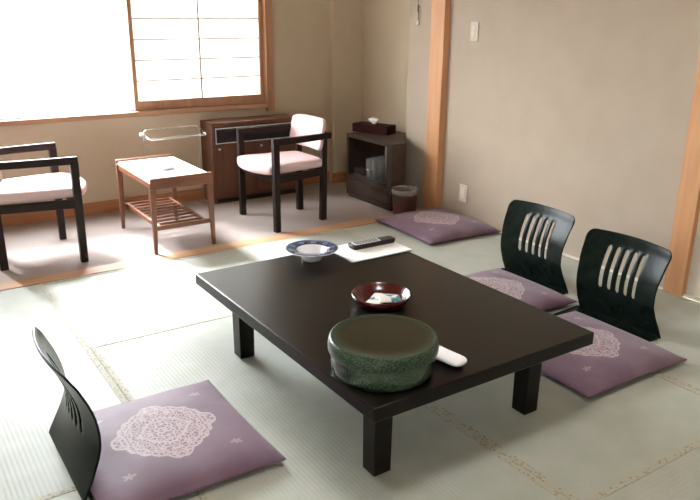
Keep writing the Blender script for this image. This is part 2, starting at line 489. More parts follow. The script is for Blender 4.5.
mats = [(-.26,.62,1.93,3.69,'Y'), (.62,2.40,2.81,3.69,'X'), (.62,1.505,1.07,2.81,'Y'), (1.505,2.40,1.07,2.81,'Y'),
        (2.40,3.205,1.93,3.69,'Y'), (2.40,3.205,.19,1.93,'Y'), (.62,2.40,.19,1.07,'X'), (-1.14,.62,1.07,1.93,'X'),
        (-1.14,-.26,1.93,3.69,'Y'), (-1.14,.62,.19,1.07,'X'), (-1.14,.62,-.69,.19,'X'), (.62,2.40,-.69,.19,'X'), (2.40,3.205,-1.57,.19,'Y'),
        (-1.14,.62,-1.57,-.69,'X'), (.62,2.40,-1.57,-.69,'X')]
for a in mats: tatami(*a)

# ------------------------------------------------------------------ window
win = empty('window_1', (0, 0, 0)); win['kind'] = 'structure'
bm = bmesh.new()
bx(bm, WX0-.04, 2.565, YW-.03, YW+.15, WZ0-.032, WZ0)              # sill board
bx(bm, WX0-.04, 2.565, YW-.03, YW+.15, WZ1, WZ1+.04)
bx(bm, WX0-.04, WX0, YW-.03, YW+.15, WZ0, WZ1)
obj('casing', bm, 'sill', win, bevel=.002)
obj('casing', box(2.508, 2.565, YW-.034, YW+.15, WZ0-.06, WZ1+.04), 'sillz', win, bevel=.002)
for x0, x1, y in ((WX0, .25, YW+.11), (.20, 1.56, YW+.09), (1.52, 2.508, YW+.11)):
    bm = bmesh.new(); f = .028
    bx(bm, x0, x1, y-.012, y+.012, WZ0-.02, WZ0+.0005); bx(bm, x0, x1, y-.012, y+.012, WZ1-f, WZ1)
    bx(bm, x0, x0+f, y-.012, y+.012, WZ0+.006, WZ1-f); bx(bm, x1-f, x1, y-.012, y+.012, WZ0+.006, WZ1-f)
    s = obj('sash', bm, 'alu', win, bevel=.002)
    obj('glass_pane', box(x0+f, x1-f, y-.002, y+.002, WZ0+.006, WZ1-f), 'pane', s)

fill_win = empty('added_fill_window', (0, 0, 0)); fill_win['kind'] = 'structure'  # out of view, added to brighten the right wall and tatami
bm = bmesh.new()
bx(bm, XL-.12, XL+.02, LY0-.04, LY1+.04, LZ0-.03, LZ0); bx(bm, XL-.12, XL+.02, LY0-.04, LY1+.04, LZ1, LZ1+.03)
bx(bm, XL-.12, XL+.02, LY0-.04, LY0, LZ0, LZ1); bx(bm, XL-.12, XL+.02, LY1, LY1+.04, LZ0, LZ1)
obj('casing', bm, 'sill', fill_win, bevel=.002)
obj('fill_paper_screen', box(XL-.045, XL-.0435, LY0, LY1, LZ0, LZ1), 'shoji', fill_win)
obj('glass_pane', box(XL-.09, XL-.085, LY0, LY1, LZ0, LZ1), 'pane', fill_win)

sh = thing('shoji_screen', 'white paper screen with thin wooden lattice filling the right half of the window', 'paper screen', (2.02, YW+.02, WZ0))
w2 = .485; zt = WZ1-WZ0-.002
bm = bmesh.new()
bx(bm, -w2, w2, -.014, .014, .002, .063); bx(bm, -w2, w2, -.014, .014, zt-.045, zt)
bx(bm, -w2, -w2+.028, -.014, .014, .063, zt-.045); bx(bm, w2-.028, w2, -.014, .014, .063, zt-.045)
obj('frame', bm, 'sillz', sh, bevel=.0015)
bm = bmesh.new()
bx(bm, -.005, .005, -.010, 0, .063, zt-.045)
z = .063+.132
while z < zt-.06:
    bx(bm, -w2+.028, w2-.028, -.0095, 0, z-.0045, z+.0045); z += .1325
obj('lattice', bm, 'lattice', sh)
obj('paper', box(-w2+.02, w2-.02, .001, .0025, .055, zt-.04), 'shoji', sh)

# unseen screen added at the window's left end to shade the left mats
sl = thing('shoji_screen', 'added white paper screen at the left end of the window, unseen, shading the left mats', 'paper screen', ((WX0+.25)/2, YW+.02, WZ0))
wl = (.25-WX0)/2
bm = bmesh.new()
bx(bm, -wl, wl, -.014, .014, .002, .063); bx(bm, -wl, wl, -.014, .014, zt-.045, zt)
bx(bm, -wl, -wl+.028, -.014, .014, .063, zt-.045); bx(bm, wl-.028, wl, -.014, .014, .063, zt-.045)
obj('frame', bm, 'sillz', sl, bevel=.0015)
bm = bmesh.new(); z = .195
while z < zt-.06:
    bx(bm, -wl+.028, wl-.028, -.0095, 0, z-.0045, z+.0045); z += .1325
for x in (-.31, 0, .31): bx(bm, x-.005, x+.005, -.010, 0, .063, zt-.045)
obj('lattice', bm, 'lattice', sl)
obj('paper', box(-wl+.02, wl-.02, .001, .0025, .055, zt-.04), 'shoji', sl)

# ------------------------------------------------------------------ low table
TX0, TX1, TY0, TY1, TH = .996, 1.8895, 1.359, 2.580, .326
tb = thing('low_table', 'low rectangular dark brown lacquered table on the tatami between the legless chairs', 'table', ((TX0+TX1)/2, (TY0+TY1)/2, 0))
w, d = (TX1-TX0)/2, (TY1-TY0)/2
obj('tabletop', box(-w, w, -d, d, TH-.045, TH), 'lacquer', tb, bevel=.005, seg=3)
ix, iy, s = .095, .122, .066
for sx in (-1, 1):
    for sy in (-1, 1):
        cx, cy = sx*(w-ix-s/2), sy*(d-iy-s/2)
        obj('leg', taper(bmesh.new(), (cx, cy, .001), (cx, cy, TH-.045), (s/2-.002, s/2-.002), (s/2, s/2)), 'lacquer', tb, bevel=.003)

# ------------------------------------------------------------------ cushions
def cushion_bm(w, d, h=.055):
    def fn(u, v):
        return (u*w/2*(1-.022*(1-v*v)*abs(u)), v*d/2*(1-.022*(1-u*u)*abs(v)))
    bm = bmesh.new(); n = 40; top = {}; bot = {}
    rnd = random.Random(3)
    for i in range(n+1):
        for j in range(n+1):
            u = math.sin((i/n-.5)*PI); v = math.sin((j/n-.5)*PI)
            e = max(0.0, (1-abs(u)**3.2)*(1-abs(v)**3.2))**.48
            x, y = fn(u, v); sm = .014
            zt = sm + (h-sm)*e + .0018*math.sin(9*u+4*v)*e
            zb = sm - (sm-.001)*min(1, e*1.6)
            border = i in (0, n) or j in (0, n)
            top[i,j] = bm.verts.new((x, y, zt)); bot[i,j] = top[i,j] if border else bm.verts.new((x, y, zb))
    for i in range(n):
        for j in range(n):
            bm.faces.new((top[i,j], top[i+1,j], top[i+1,j+1], top[i,j+1]))
            bm.faces.new((bot[i,j], bot[i,j+1], bot[i+1,j+1], bot[i+1,j]))
    edge = [fn(math.sin((i/n-.5)*PI), -1) for i in range(n)] + [fn(1, math.sin((i/n-.5)*PI)) for i in range(n)] + \
           [fn(-math.sin((i/n-.5)*PI), 1) for i in range(n)] + [fn(-1, -math.sin((i/n-.5)*PI)) for i in range(n)]
    pts = [(x, y, .014) for k, (x, y) in enumerate(edge) if math.hypot(x-edge[k-1][0], y-edge[k-1][1]) > .0015]
    return bm, pts
def cushion(cx, cy, w, d, rz, label, z=0, h=.055):
    t = thing('floor_cushion', label, 'cushion', (cx, cy, z), rz, 'purple floor cushions')
    bm, pts = cushion_bm(w, d, h)
    obj('cover', bm, 'cushion', t, smooth=True)
    obj('seam', tube(bmesh.new(), pts, .0028, 6, True), 'piping', t, smooth=True)
    return t
cushion(.630, 1.972, .54, .585, 0, 'purple floor cushion with pale medallion at near left, before the lone legless chair', z=.010)
cushion(2.276, 1.692, .570, .565, R(-1.5), 'purple floor cushion with pale medallion at the right end of the table, nearest right corner', z=.010)
cushion(2.390, 2.312, .570, .530, R(-1.5), 'purple floor cushion mostly hidden behind the table, at the farther of the two right chairs', z=.010)
cushion(2.948, 3.392, .545, .60, R(-3), 'spare purple floor cushion lying against the right wall by the wooden post', z=.0015, h=.068)

# ------------------------------------------------------------------ legless chairs
def zaisu_back_bm():
    """bent, slotted back; local +X is the side the sitter faces, back width along Y"""
    sw = .0102; cs = [-.086, -.043, 0, .043, .086]
    ys = []
    for c in cs: ys += [c-sw, c-sw*.6, c, c+sw*.6, c+sw]
    side = [.12, .14, .16, .175, .19, .20, .205]
    us = [-v for v in side[::-1]] + [-.107] + sorted(ys) + [.107] + side
    zs0, zs1 = .148, .338
    vs = [0, .008, .02, .04, .06, .08, .10, .12, .136, zs0, zs0+.012] + [zs0+.012+(zs1-.012-zs0-.012)*k/6 for k in range(1, 6)] + [zs1-.012, zs1, .350, .36, .366, .371, .376, .380, .384, .387, .389, .390]
    PX = [(0, .0), (.06, .017), (.12, .033), (.18, .040), (.24, .033), (.30, .013), (.35, -.010), (.39, -.030)]
    def prof(z):
        for (a, xa), (b, xb) in zip(PX, PX[1:]):
            if z <= b:
                i = PX.index((a, xa)); p0 = PX[max(i-1, 0)][1]; p3 = PX[min(i+2, len(PX)-1)][1]
                t = (z-a)/(b-a)
                m0 = (xb-p0)/2; m1 = (p3-xa)/2
                return (2*t**3-3*t*t+1)*xa+(t**3-2*t*t+t)*m0+(-2*t**3+3*t*t)*xb+(t**3-t*t)*m1
        return PX[-1][1]
    def half(z):
        # width: full at the foot, slight waist, flare at the shoulders, rounded top
        b = [(0, .215), (.05, .213), (.10, .206), (.16, .200), (.22, .200), (.30, .207), (.36, .212), (.39, .211)]
        for (a, wa), (c, wc) in zip(b, b[1:]):
            if z <= c: t = (z-a)/(c-a); t = t*t*(3-2*t); w = wa+(wc-wa)*t; break
        r = .030
        if z > .39-r: w -= r - math.sqrt(max(0, r*r-(z-(.39-r))**2))
        return w
    bm = bmesh.new(); grid = []
    nslot = lambda u: next((c for c in cs if abs(u-c) <= sw+1e-6), None)
    for z in vs:
        row = []
        hw = half(z)
        for u in us:
            if abs(u) > .11:
                t = (abs(u)-.107)/(.205-.107); yy = math.copysign(.107+(hw-.107)*t, u)
            else: yy = u
            zz = z; c = nslot(u)
            if c is not None:
                k = sw*math.sqrt(max(0, 1-((u-c)/sw)**2))
                if abs(z-zs0) < 1e-6: zz = zs0+sw-k
                if abs(z-zs1) < 1e-6: zz = zs1-sw+k
            # top edge slightly crowned
            crown = .006*(1-(yy/.2)**2)*max(0, (zz-.30)/.09)
            curve = .025*((yy/.2)**2)*min(1, zz/.15)
            row.append(bm.verts.new((prof(zz)+curve-.012, yy, zz+crown)))
        grid.append(row)
    for i, (A, B) in enumerate(zip(grid, grid[1:])):
        for j in range(len(us)-1):
            um = (us[j]+us[j+1])/2; zm = (vs[i]+vs[i+1])/2
            if any(abs(um-c) < sw for c in cs) and zs0 < zm < zs1: continue
            bm.faces.new((A[j], A[j+1], B[j+1], B[j]))
    return bm
def zaisu():
    t = empty('legless_chair')
    o = obj('backrest', zaisu_back_bm(), 'zaisu', t, smooth='auto', angle=40)
    md = o.modifiers.new('s', 'SOLIDIFY'); md.thickness = .0065; md.offset = 0
    md = o.modifiers.new('b', 'BEVEL'); md.width = .0015; md.segments = 2; md.limit_method = 'ANGLE'; md.angle_limit = R(50)
    # seat board: slips under the cushion
    bm = bmesh.new(); n = 10; out = []
    for i in range(n+1): out.append((.0+.0, -.215+.43*i/n))
    pl = [(0.004, -.215), (.30, -.20)] + [(.30+.05*math.sin(a), -.15-.05*math.cos(a)) for a in (R(15), R(30), R(45), R(60), R(75), R(90))]
    pl = pl + [(x, -y) for x, y in pl[::-1]]
    lo = [bm.verts.new((x, y, .001)) for x, y in pl]; hi = [bm.verts.new((x, y, .009)) for x, y in pl]
    bm.faces.new(lo[::-1]); bm.faces.new(hi)
    for i in range(len(pl)):
        j = (i+1) % len(pl); bm.faces.new((lo[i], lo[j], hi[j], hi[i]))
    obj('seat', bm, 'zaisu', t, bevel=.002)
    return t
z1 = zaisu(); z2 = copy_tree(z1); z3 = copy_tree(z1)
for o, loc, rz, lab in ((z1, (.352, 2.045, 0), 0, 'dark green-black legless floor chair seen from behind at the left edge, facing the table'),
                        (z2, (2.672, 1.818, 0), PI, 'black legless floor chair with five slots, the nearer one, beside the right-hand wooden post'),
                        (z3, (2.750, 2.383, 0), PI, 'black legless floor chair with five slots, the farther one, against the beige wall')):
    o.location = loc; o.rotation_euler = (0, 0, rz); tag(o, lab, 'chair', 'legless floor chairs')

# ------------------------------------------------------------------ armchairs of the sunroom (front at x=0, back at +x)
def armchair():
    t = empty('armchair')
    s = .0205
    # legs; front pair carries the arm ends, rear pair carries the back pad
    for sy in (-1, 1):
        obj('leg', taper(bmesh.new(), (0, sy*.243, 0), (0, sy*.243, .553), (s*.9, s*.9), (s, s*.9)), 'chair_wood', t, bevel=.003)
        obj('leg', taper(bmesh.new(), (.390, sy*.152, 0), (.392, sy*.165, .58), (s, s*.9), (s*.9, s*.7)), 'chair_wood', t, bevel=.003)
        bm = bmesh.new()
        n = 8; L = []
        for k in range(n+1):
            q = k/n; x = -.020+q*(.425+.020); y = sy*(.243-.050*q**1.5); z = .556+.002*q; hh = .020-.001*q
            L.append([bm.verts.new((x, y+a*.014, z+b*hh+.004)) for a, b in ((-1,-1),(1,-1),(1,1),(-1,1))])
        for A, B in zip(L, L[1:]):
            for k in range(4): bm.faces.new((A[k], A[(k+1) % 4], B[(k+1) % 4], B[k]))
        bm.faces.new(L[0][::-1]); bm.faces.new(L[-1])
        bmesh.ops.recalc_face_normals(bm, faces=bm.faces[:])
        obj('armrest', bm, 'chair_wood', t, bevel=.004)
    bm = bmesh.new()
    bx(bm, -.008, .012, -.235, .235, .305, .352)
    bx(bm, .380, .402, -.17, .17, .305, .352)
    for sy in (-1, 1):
        vs = []
        for x, y in ((.01, sy*.243), (.39, sy*.165)):
            for a in (-.011, .011):
                for z in (.305, .352): vs.append(bm.verts.new((x, y+a, z)))
        for f in ((0,1,3,2),(4,6,7,5),(0,4,5,1),(2,3,7,6),(0,2,6,4),(1,5,7,3)): bm.faces.new([vs[i] for i in f])
    bmesh.ops.recalc_face_normals(bm, faces=bm.faces[:])
    obj('seat_rail', bm, 'chair_wood', t, bevel=.003)
    obj('back_rail', box(.395, .413, -.185, .185, .548, .580), 'chair_wood', t, bevel=.003)
    def fn(u, v):
        q = (u+1)/2                     # 0 front, 1 rear
        x = -.035 + q*.43
        hw = .226 - .056*q
        x -= .065*(1-v*v)*(1-q)**1.5
        return x, v*hw
    obj('seat_cushion', superq(0, 0, .066, p=9, edge=.24, z0=.350, dome=.006, fn=fn), 'pink', t, smooth=True)
    # back pad, leaning
    def pad(u, v):
        k = 1-.10*(abs(u)**6)*(abs(v)**6)*1.6
        return u*.103*k, v*.200*k
    bm = superq(.205, .40, .045, p=6, edge=.33, fn=pad)
    T = Matrix.Translation((.402, 0, .557)) @ Matrix.Rotation(R(-80), 4, 'Y') 
    for v in bm.verts:
        v.co.z += .05*(v.co.y/.2)**2 - .03
        v.co = T @ v.co
    obj('back_cushion', bm, 'pink', t, smooth=True)
    return t
a1 = armchair(); a2 = copy_tree(a1)
a1.location = (2.04, 4.090, 0)
tag(a1, 'dark wood armchair with pink upholstery in front of the brown heater cabinet', 'chair', 'pink sunroom armchairs')
a2.location = (.885, 4.160, 0); a2.rotation_euler = (0, 0, PI)
tag(a2, 'dark wood armchair with pale seat cut off by the left edge below the window', 'chair', 'pink sunroom armchairs')

# ------------------------------------------------------------------ coffee table
ct = thing('coffee_table', 'small walnut coffee table with white top and slatted lower shelf between the armchairs', 'table', (1.432, 4.130, 0))
hx, hy = .181, .310
obj('tabletop', box(-hx+.006, hx-.006, -hy+.02, hy-.02, .408, .424), 'white_lam', ct, bevel=.002)
for sy in (-1, 1):
    obj('end_rail', box(-hx-.001, hx+.001, sy*hy-.010, sy*hy+.010, .372, .436), 'walnut', ct, bevel=.004)
for sx in (-1, 1):
    obj('side_rail', box(sx*(hx-.012)-.008, sx*(hx-.012)+.008, -hy+.01, hy-.01, .375, .407), 'walnut', ct, bevel=.002)
    for sy in (-1, 1):
        obj('leg', taper(bmesh.new(), (sx*(hx-.006), sy*(hy-.010), 0), (sx*(hx-.014), sy*(hy-.012), .41), (.010, .010), (.018, .013)), 'walnut_z', ct, bevel=.003)
shf = obj('shelf', box(-hx+.02, hx-.02, -hy+.006, -hy+.024, .135, .160), 'walnut', ct, bevel=.002)
obj('shelf_rail', box(-hx+.02, hx-.02, hy-.024, hy-.006, .135, .160), 'walnut', shf, bevel=.002)
for sx in (-1, 1):
    obj('shelf_rail', box(sx*(hx-.045)-.008, sx*(hx-.045)+.008, -hy+.02, hy-.02, .135, .160), 'walnut', shf, bevel=.002)
for k in range(8):
    y = -hy+.075+k*(2*hy-.15)/7
    obj('slat', box(-hx+.05, hx-.05, y-.0075, y+.0075, .147, .157), 'walnut', shf, bevel=.0015)

at = obj('ashtray', lathe([(0, .004), (.034, .004), (.040, .010), (.046, .026), (.052, .028), (.053, .024), (.048, .004), (.044, 0), (0, 0)], 40), 'ashtray', smooth='auto', loc=(1.435, 4.085, .4245))
tag(at, 'clear glass ashtray on the white top of the coffee table', 'ashtray')

# ------------------------------------------------------------------ towel rack
tr = thing('towel_rack', 'thin chrome towel rack standing at the window wall behind the coffee table', 'towel rack', (1.69, 4.62, 0))
x0, x1 = -.195, .195
bm = bmesh.new()
tube(bm, arc_path([(x0, 0, .05), (x0, 0, .572), (x1-.01, 0, .572), (x1-.01, 0, .05)], .03), .0030, 8)
obj('upright_frame', bm, 'chrome', tr, smooth=True)
bm = bmesh.new()
tube(bm, arc_path([(x0, 0, .560), (x0-.015, -.14, .528), (x1-.015, -.14, .528), (x1, 0, .560)], .03), .0038, 8)
obj('hanging_rail', bm, 'chrome', tr, smooth=True)
bm = bmesh.new()
tube(bm, arc_path([(x0, 0, .535), (x0+.005, -.06, .525), (x1+.005, -.06, .525), (x1, 0, .535)], .02), .0028, 8)
obj('hanging_rail', bm, 'chrome', tr, smooth=True)
for x in (x0, x1-.01):
    bm = bmesh.new(); tube(bm, arc_path([(x, -.12, .012), (x, -.10, .035), (x, .10, .035), (x, .12, .012)], .02), .004, 8)
    f = obj('foot', bm, 'chrome', tr, smooth=True)
    for y in (-.12, .12):
        bm = lathe([(0, -.007), (.010, -.007), (.012, 0), (.010, .007), (0, .007)], 16)
        for v in bm.verts: v.co = Matrix.Rotation(PI/2, 4, 'Y') @ v.co + Vector((x, y, .0125))
        obj('caster', bm, 'silver', f, smooth=True)
bm = lathe([(0, -.012), (.011, -.012), (.013, 0), (.011, .012), (0, .012)], 16)
for v in bm.verts: v.co = Matrix.Rotation(PI/2, 4, 'Y') @ v.co + Vector((x0-.012, 0, .545))
obj('knob', bm, 'silver', tr, smooth=True)

# ------------------------------------------------------------------ heater cabinet
hc = thing('heater_cabinet', 'brown wooden heater cabinet with black grille under the window behind the armchair', 'cabinet', (2.33, 4.768, 0))
W, D = .345, .098
bm = bmesh.new()
bx(bm, -W, -W+.022, -D, D, .0, .548); bx(bm, W-.022, W, -D, D, .0, .548)
bx(bm, -W, W, -D, D, .548, .570); bx(bm, -W+.022, W-.022, -D+.02, D, .03, .548)
obj('body', bm, 'cab_brown', hc, bevel=.002)
obj('plinth', box(-W+.022, W-.022, -D+.006, D-.01, 0, .03), 'black', hc)
gr = obj('grille', box(-W+.026, W-.026, -D-.002, -D+.02, .425, .535), 'black', hc, bevel=.002)
bm = bmesh.new()
bx(bm, -W+.026, W-.026, -D-.006, -D-.002, .528, .535); bx(bm, -W+.026, W-.026, -D-.006, -D-.002, .425, .431)
bx(bm, -W+.026, -W+.032, -D-.006, -D-.002, .431, .528); bx(bm, W-.032, W-.026, -D-.006, -D-.002, .431, .528)
obj('grille_frame', bm, 'silver', gr)
for k in range(7):
    obj('louver', box(-W+.034, W-.034, -D-.006, -D-.002, .442+k*.012, .447+k*.012), 'black', gr)
for sx in (-1, 1):
    dr = obj('door', box(*( (-W+.025, -.002) if sx < 0 else (.002, W-.025)), -D+.001, -D+.02, .034, .418), 'cab_brown', hc, bevel=.002)
    bm = lathe([(0, 0), (.006, 0), (.005, .006), (.008, .010), (.007, .014), (0, .015)], 16)
    for v in bm.verts: v.co = Matrix.Rotation(PI/2, 4, 'X') @ v.co + Vector((-W+.05 if sx < 0 else .03, -D+.001, .388))
    obj('knob', bm, 'silver', dr, smooth=True)

# ------------------------------------------------------------------ glass-fronted cabinet (front faces -X)
gc = thing('glass_cabinet', 'low dark brown cabinet with glass front in the sunroom corner', 'cabinet', (2.92, 4.125, 0))
D2, Y0, Y1, T = .38, -.275, .275, .022
def plan_slab(bm, pts, z0, z1):
    lo = [bm.verts.new((x, y, z0)) for x, y in pts]; hi = [bm.verts.new((x, y, z1)) for x, y in pts]
    bm.faces.new(lo[::-1]); bm.faces.new(hi)
    for i in range(len(pts)): bm.faces.new((lo[i], lo[(i+1) % len(pts)], hi[(i+1) % len(pts)], hi[i]))
P5 = [(0, Y0), (.12, Y0), (.272, -.055), (D2, -.050), (D2, Y1), (0, Y1)]       # the near back corner is cut off
P5i = [(0, Y0+.01), (.115, Y0+.01), (.262, -.045), (D2-.012, -.040), (D2-.012, Y1-.01), (0, Y1-.01)]
bm = bmesh.new()
plan_slab(bm, P5, .443, .467); plan_slab(bm, P5i, .150, .166); plan_slab(bm, P5i, .02, .04)
bx(bm, 0, .12, Y0, Y0+T, .02, .443); bx(bm, 0, D2, Y1-T, Y1, .02, .443)
bx(bm, D2-.012, D2, -.05, Y1-T, .02, .443)
plan_slab(bm, [(.12, Y0), (.272, -.055), (.262, -.048), (.108, Y0+.006)], .02, .443)
plan_slab(bm, [(.272, -.055), (D2-.012, -.05), (D2-.012, -.04), (.268, -.045)], .02, .443)
bx(bm, .0, .02, Y0+T, Y0+.055, .166, .443)
obj('body', bm, 'cab_dark', gc, bevel=.0015)
bm = bmesh.new(); plan_slab(bm, [(.025, Y0+.03), (.108, Y0+.03), (.250, -.03), (D2-.016, -.03), (D2-.016, Y1-.03), (.025, Y1-.03)], .1665, .172)
obj('lining', bm, 'interior', gc)
obj('plinth', box(.012, .11, Y0+.015, Y1-.015, 0, .02), 'black', gc)
dp = obj('drawer', box(-.004, .016, Y0+T+.002, Y1-T-.002, .046, .146), 'cab_dark', gc, bevel=.002)
obj('pull', box(-.008, -.003, Y0+T+.02, Y1-T-.02, .134, .142), 'cab_dark', dp)
obj('glass_door', box(.006, .009, Y0+.056, Y1-T-.001, .167, .442), 'pane', gc)
obj('glass_door', box(.012, .015, Y0+.056, .03, .167, .442), 'pane', gc)
# folded pale board leaning inside and the glassware
pb = obj('paper_sheet', box(0, .004, -.035, .035, 0, .24), 'sheet_grey', loc=(3.035, 4.045, .1725)); tag(pb, 'pale grey sheet standing inside the glass-fronted cabinet', 'sheet')
tum = lathe([(0, 0), (.024, 0), (.026, .04), (.030, .140), (.028, .140), (.024, .04), (.022, .006), (0, .006)], 24)
g0 = None
spots = [(2.967, 4.030), (2.969, 4.098), (2.967, 4.166), (3.037, 4.125), (3.039, 4.193), (3.110, 4.205)]
labs = ['nearest the front right', 'front row centre', 'front row, far end', 'second row near the pale sheet', 'second row, far end', 'back row']
for (x, y), lb in zip(spots, labs):
    if g0 is None:
        g0 = o = obj('drinking_glass', tum, 'ware', smooth='auto')
    else:
        o = g0.copy(); col.objects.link(o)
    o.location = (x, y, .1725)
    tag(o, 'clear drinking glass inside the glass-fronted cabinet, ' + lb, 'glass', 'glasses in the cabinet')
tray = obj('small_box', box(-.03, .03, -.06, .06, 0, .045), 'cab_dark', loc=(2.99, 4.295, .1725), bevel=.003)
tag(tray, 'small flat box at the left end inside the glass-fronted cabinet', 'box')

# tissue box
tbx = thing('tissue_box', 'dark maroon tissue box with a white tissue on top of the glass-fronted cabinet', 'tissue box', (3.108, 4.322, .4672), R(22))
bm = bmesh.new()
obj('case', box(-.062, .062, -.150, .150, 0, .062), 'tissue_box', tbx, bevel=.003)
obj('slot', lathe([(0, 0), (.024, 0), (.024, .0015), (0, .0015)], 24), 'black', tbx, loc=(0, 0, .0618))
bm = bmesh.new(); n = 18; rings = []
for k in range(6):
    q = k/5; ring = []
    for i in range(n):
        a = 2*PI*i/n; rr = (.010+.022*q)*(1+.35*math.sin(3*a+q*2)*q); 
        ring.append(bm.verts.new((rr*math.cos(a)*.7, rr*math.sin(a)*1.3, q*.034+.010*math.sin(3*a)*q)))
    rings.append(ring)
for A, B in zip(rings, rings[1:]):
    for i in range(n): bm.faces.new((A[i], A[(i+1) % n], B[(i+1) % n], B[i]))
c = bm.verts.new((0, 0, .050))
for i in range(n): bm.faces.new((rings[-1][i], rings[-1][(i+1) % n], c))
obj('tissue', bm, 'tissue', tbx, smooth=True, loc=(0, 0, .062))

# bin
bn = thing('waste_bin', 'small round brown waste bin with clear liner beside the glass-fronted cabinet', 'bin', (2.965, 3.750, .002))
obj('bucket', lathe([(0, 0), (.070, 0), (.075, .004), (.090, .168), (.091, .176), (.088, .176), (.086, .168), (.070, .008), (0, .008)], 40), 'bin', bn, smooth='auto')
bm = bmesh.new(); n = 60; prev = None
for r0, z0, wv in ((.080, .130, .001), (.085, .176, .001), (.090, .181, .0015), (.093, .172, .002), (.0935, .148, .002)):
    ring = [bm.verts.new(((r0+wv*math.sin(7*t*2*PI/n)*math.sin(3.3*t))*math.cos(2*PI*t/n), (r0+wv*math.sin(7*t*2*PI/n)*math.sin(3.3*t))*math.sin(2*PI*t/n), z0+wv*math.sin(11*t*2*PI/n))) for t in range(n)]
    if prev:
        for i in range(n): bm.faces.new((prev[i], prev[(i+1) % n], ring[(i+1) % n], ring[i]))
    prev = ring
obj('liner', bm, 'bag', bn, smooth=True)

# ------------------------------------------------------------------ wall fittings
ol = thing('wall_outlet', 'white wall outlet low on the right wall beside the wooden post', 'outlet', (XR, 3.445, .182))
obj('plate', box(-.007, 0, -.036, .036, -.058, .058), 'wall_white', ol, bevel=.003)
obj('socket', box(-.011, -.007, -.017, .017, -.036, .036), 'plastic_white', ol, bevel=.002)
sw = thing('light_switch', 'beige switch plate high on the right wall near the wooden post', 'switch', (XR, 3.432, 1.20))
obj('plate', box(-.007, 0, -.034, .034, -.058, .058), 'switch', sw, bevel=.003)
obj('button', box(-.010, -.007, -.010, .018, -.030, .006), 'switch2', sw, bevel=.001)
obj('button', box(-.010, -.007, -.010, .018, .010, .034), 'switch2', sw, bevel=.001)
pc = thing('pull_cord', 'thin dark pull cord with small bobble hanging on the wall beside the post', 'cord', (3.188, 3.958, 1.225))
bm = bmesh.new(); tube(bm, [(0.004*math.sin(k*1.3), 0, .03+k*.03) for k in range(30)], .0022, 6)
obj('string', bm, 'cord', pc, smooth=True)
bm = bmesh.new(); tube(bm, [(0.003, 0, .085), (-.002, 0, .10), (.002, -.002, .115), (0, 0, .13)], .005, 8)
obj('knot', bm, 'cord', pc, smooth=True)
obj('bobble', lathe([(0, 0), (.007, .003), (.009, .012), (.006, .024), (.0025, .036), (0, .037)], 16), 'plastic_white', pc, smooth=True)

# ------------------------------------------------------------------ on the low table
Z = TH+.0005
pl = thing('footed_dish', 'wide-rimmed dish with blue painted rim and white well at the far end of the table', 'dish', (1.477, 2.482, Z))
obj('bowl', lathe([(0, 0), (.040, 0), (.043, .004), (.047, .020), (.053, .036), (.064, .041), (.085, .043), (.110, .047), (.1125, .0495), (.110, .0505), (.085, .047), (.0625, .0450), (.055, .036), (.044, .018), (.030, .012), (0, .010)], 64), 'plate', pl, smooth='auto', angle=60)

pp = thing('magazine', 'white booklet lying at the far right corner of the low table under a remote', 'booklet', (1.750, 2.448, Z))
for k, (dx, dy, rz, t0) in enumerate(((0, .008, -1.5, 0), (-.004, 0, 0, .0045))):
    bm = box(-.155, .155, -.108, .108, t0, t0+.0042)
    for v in bm.verts:
        v.co = Matrix.Rotation(R(rz), 4, 'Z') @ v.co + Vector((dx, dy, 0))
    if k == 0: obj('lower_cover', bm, 'paper', pp, bevel=.0008)
    else: obj('upper_cover', bm, 'paper', pp, bevel=.0008)

rm = thing('remote_control', 'black and silver remote control lying on the white booklet', 'remote', (1.785, 2.480, Z+.0092), R(-1))
def capsule_slab(L, W_, z0, z1, r, sh=1.0):
    bm = bmesh.new(); pts = []
    for cx, cy, a0 in ((L/2-r, W_/2-r, 0), (-L/2+r, W_/2-r, 90), (-L/2+r, -W_/2+r, 180), (L/2-r, -W_/2+r, 270)):
        for k in range(6): a = R(a0+18*k); pts.append((cx+r*math.cos(a), cy+r*math.sin(a)))
    lo = [bm.verts.new((x*sh, y*sh, z0)) for x, y in pts]; hi = [bm.verts.new((x, y, z1)) for x, y in pts]
    bm.faces.new(lo[::-1]); bm.faces.new(hi)
    for i in range(len(pts)):
        j = (i+1) % len(pts); bm.faces.new((lo[i], lo[j], hi[j], hi[i]))
    return bm
obj('body', capsule_slab(.232, .056, 0, .021, .014, .94), 'black', rm, bevel=.004)
fp = obj('face_plate', capsule_slab(.138, .044, .0208, .0225, .010), 'silver', rm, loc=(-.032, 0, 0), bevel=.0008)
b0 = None
for i in range(8):
    for j in range(3):
        if b0 is None: o = b0 = obj('button', capsule_slab(.0085, .0085, 0, .0018, .003), 'black', fp)
        else: o = b0.copy(); col.objects.link(o); o.parent = fp
        o.location = (-.052+i*.0148, -.012+j*.012, .0222)
for i in range(3):
    o = b0.copy(); col.objects.link(o); o.parent = rm; o.location = (.050+i*.014, 0, .0205)

